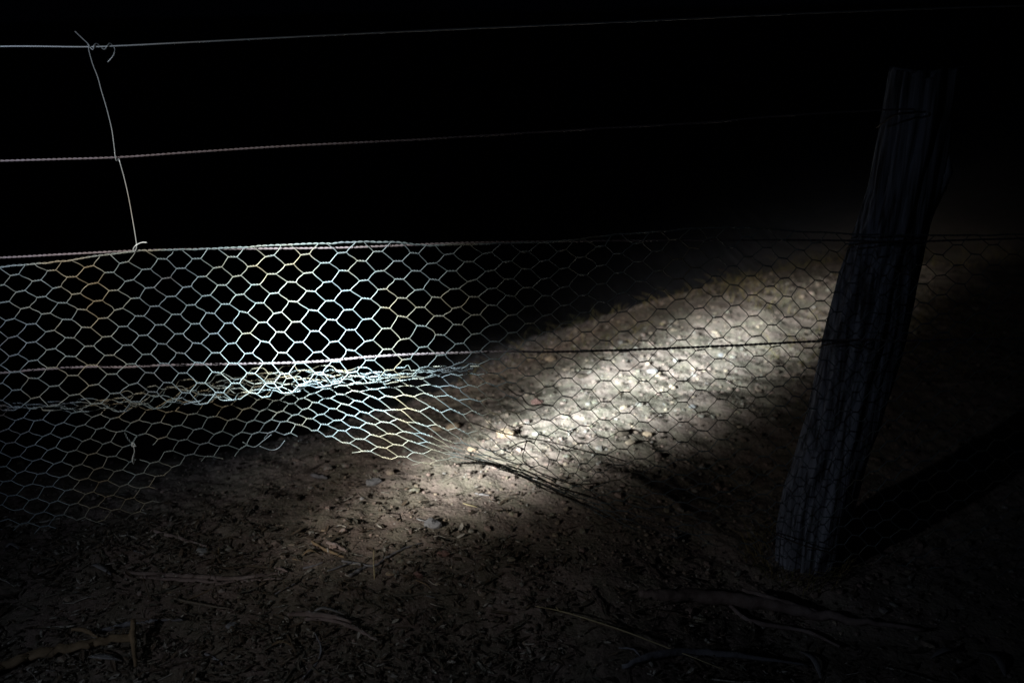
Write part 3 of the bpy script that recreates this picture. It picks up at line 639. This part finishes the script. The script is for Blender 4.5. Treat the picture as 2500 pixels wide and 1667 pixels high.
for (c, j), (a, b) in E.items():
    L = np.linalg.norm(b - a)
    if j > 0:
        t = np.linspace(0, 1, 15)[:, None]; d = (b - a) / max(L, 1e-6)
        N = np.cross(d, [0, 1, 0]); N /= max(np.linalg.norm(N), 1e-6); B = np.cross(d, N)
        env = np.sin(np.clip(t * 4, 0, 1) * math.pi / 2) * np.sin(np.clip((1 - t) * 4, 0, 1) * math.pi / 2) * .4 + .6
        ph = t * 2 * math.pi * 1.5
        for k in (0, math.pi):
            panel.tube(a + (b - a) * t + (np.cos(ph + k) * N + np.sin(ph + k) * B) * .00105 * env, RW * .95, 5)
    # slanting wires to the row half a step down
    for dc in (-.5, .5):
        nb = (c + dc, j + .5); st = a if dc < 0 else b
        s = [random.gauss(0, 1) for _ in range(3)]; s[1] *= .8; s[2] = .5 * s[2] + (.45 if dc < 0 else -.45)
        if nb in E:
            e2 = E[nb][1] if dc < 0 else E[nb][0]
            if random.random() < .006 and j > 8: continue
            wire_between(st, e2, s)
        elif random.random() < .6 and c < 30:
            try: e2 = net_at(c + dc * .8, j + .38)
            except Exception: continue
            wire_between(st, st + (e2 - st) * random.uniform(.5, 1.0) + np.random.default_rng(int(c * 10 + 900)).normal(0, .003, 3), s)
# crumpled second layer inside the fold
flap = panel
FB = {-3: (-130, 1002, 12), -1: (30, 1002, 18), 1: (200, 1002, 28), 2: (290, 1003, 40), 3: (380, 998, 52), 4: (465, 985, 62), 5: (550, 975, 66), 6: (640, 962, 62), 8: (800, 945, 52), 9.5: (930, 938, 44), 11: (1060, 918, 22), 12.5: (1190, 898, 4)}
fk = sorted(FB)
def flap_at(c, j):
    x0, yb, h = [np.interp(c, fk, [FB[k][q] for k in fk]) for q in range(3)]
    f = j / 2.0; wob = math.sin(c * 1.3 + j * .9) * h * .09
    return at(x0 + 14 * math.sin(j * 1.3 + c * .4), yb - h * f + wob, .045 - .10 * f + .012 * math.sin(c * 1.7 + j * 2.2))
FE = {}
for c in np.arange(-3, 12.5, .5):
    for j2 in range(0, 5):
        if (round(c * 2) + j2) % 2 == 0:
            o = np.array([random.gauss(0, .0004) for _ in range(3)]); FE[(c, j2 / 2)] = (flap_at(c - H, j2 / 2) + o, flap_at(c + H, j2 / 2) + o)
for (c, j), (a, b) in FE.items():
    t_ = np.linspace(0, 1, 13)[:, None]; d = b - a; L = np.linalg.norm(d); d = d / L; N = np.cross(d, [0, 1, 0]); B = np.cross(d, N); ph = t_ * 9.4
    for k in (0, math.pi): flap.tube(a + (b - a) * t_ + (np.cos(ph + k) * N + np.sin(ph + k) * B) * .001, RW * .95, 5)
    for dc in (-.5, .5):
        nb = (c + dc, j + .5)
        if nb in FE and random.random() > .04:
            st = a if dc < 0 else b; e2 = FE[nb][1] if dc < 0 else FE[nb][0]; tt = np.linspace(0, 1, 5)[:, None]
            flap.tube(st + (e2 - st) * tt + np.array([0, 1, 1]) * np.sin(math.pi * tt) * random.gauss(0, .003), RW, 5)
net = empty('wire_netting', at(600, 1003, 0), 'torn galvanised hexagonal wire netting hanging from the fence wires, folded and lifted at its hem', 'netting')
panel.build('mesh_panel', M_wire, net)
ed = []
for c in np.arange(-6, 31.2, .25): ed.append(net_at(c, 0) + rng.normal(0, .0006, 3))
mb = MB(); ed = spline(ed, 4); chain(ed, len(ed) * 2, 38, RW * 1.05, .0011, mb, 5); mb.build('selvedge', M_wire, net)
# torn strands of the old hem
def zc(x, y, ox, oy): return (ox + x / 3.675, oy + y / 3.675)
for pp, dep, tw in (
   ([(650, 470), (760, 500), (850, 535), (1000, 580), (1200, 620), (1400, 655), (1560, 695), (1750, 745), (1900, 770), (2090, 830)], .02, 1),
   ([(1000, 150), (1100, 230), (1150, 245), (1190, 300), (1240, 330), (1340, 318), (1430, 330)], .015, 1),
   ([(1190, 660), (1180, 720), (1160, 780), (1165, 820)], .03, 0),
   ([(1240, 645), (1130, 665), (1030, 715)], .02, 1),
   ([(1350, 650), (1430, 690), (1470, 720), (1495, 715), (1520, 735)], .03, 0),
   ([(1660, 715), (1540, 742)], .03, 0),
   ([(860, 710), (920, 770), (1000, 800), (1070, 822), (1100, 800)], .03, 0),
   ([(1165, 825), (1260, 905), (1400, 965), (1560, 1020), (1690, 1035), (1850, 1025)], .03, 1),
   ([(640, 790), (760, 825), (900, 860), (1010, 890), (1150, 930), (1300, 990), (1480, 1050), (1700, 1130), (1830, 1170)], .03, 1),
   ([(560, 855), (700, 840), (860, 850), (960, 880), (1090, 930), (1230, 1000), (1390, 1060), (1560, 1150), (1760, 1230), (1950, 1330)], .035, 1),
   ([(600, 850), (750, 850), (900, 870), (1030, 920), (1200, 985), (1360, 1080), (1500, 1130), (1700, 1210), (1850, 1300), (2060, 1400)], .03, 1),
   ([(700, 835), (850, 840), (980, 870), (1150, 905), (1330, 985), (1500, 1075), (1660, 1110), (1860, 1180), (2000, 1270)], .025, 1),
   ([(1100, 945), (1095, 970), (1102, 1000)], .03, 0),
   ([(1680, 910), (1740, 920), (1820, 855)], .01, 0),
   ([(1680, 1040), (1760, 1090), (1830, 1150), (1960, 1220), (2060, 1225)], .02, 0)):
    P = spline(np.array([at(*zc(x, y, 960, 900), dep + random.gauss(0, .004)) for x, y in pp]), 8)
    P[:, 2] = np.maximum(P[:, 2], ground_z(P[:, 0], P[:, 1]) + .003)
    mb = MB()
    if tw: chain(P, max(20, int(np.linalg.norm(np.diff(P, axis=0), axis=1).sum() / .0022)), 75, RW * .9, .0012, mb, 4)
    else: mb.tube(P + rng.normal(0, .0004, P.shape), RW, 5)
    mb.build('loose_strand', M_rust_unlit, net)  # near-black colour makes these strands look unlit against the bright soil
# broken curls on the lifted hem (left)
for pp in ([(340, 730), (440, 775), (530, 715), (600, 660)], [(490, 765), (590, 800), (660, 785), (720, 715)]):
    P = spline(np.array([at(*zc(x, y, 500, 880), -.05) for x, y in pp]), 7); mb = MB(); mb.tube(P, RW, 5); mb.build('loose_strand', M_wire, net)
for pp in ([(1120, 570), (1145, 625), (1185, 670)], [(1190, 665), (1215, 620), (1235, 600)]):
    P = spline(np.array([at(*zc(x, y, 0, 900), .0) for x, y in pp]), 7); mb = MB(); chain(P, 30, 70, RW * .9, .0011, mb, 4); mb.build('loose_strand', M_wire, net)
# leaf snagged in the netting
lf = empty('snagged_leaf', at(326, 1100, .01), 'small pale dead leaf dangling from a stalk snagged in the lower left netting', 'leaf')
P = spline(np.array([at(*zc(x, y, 0, 900), .012) for x, y in [(1185, 665), (1185, 695), (1215, 690), (1190, 660), (1205, 720), (1207, 760)]]), 6)
mb = MB(); mb.tube(P, .0011, 5); mb.build('stalk', M_pale, lf)
P = spline(np.array([at(*zc(x, y, 0, 900), .012) for x, y in [(1208, 745), (1198, 785), (1195, 820), (1202, 855)]]), 6)
mb = MB(); mb.tube(P, .0062 * np.sin(np.pi * np.linspace(.08, .92, len(P))) ** .8 + .0003, 8, flat=.3); mb.build('blade', M_pale, lf)
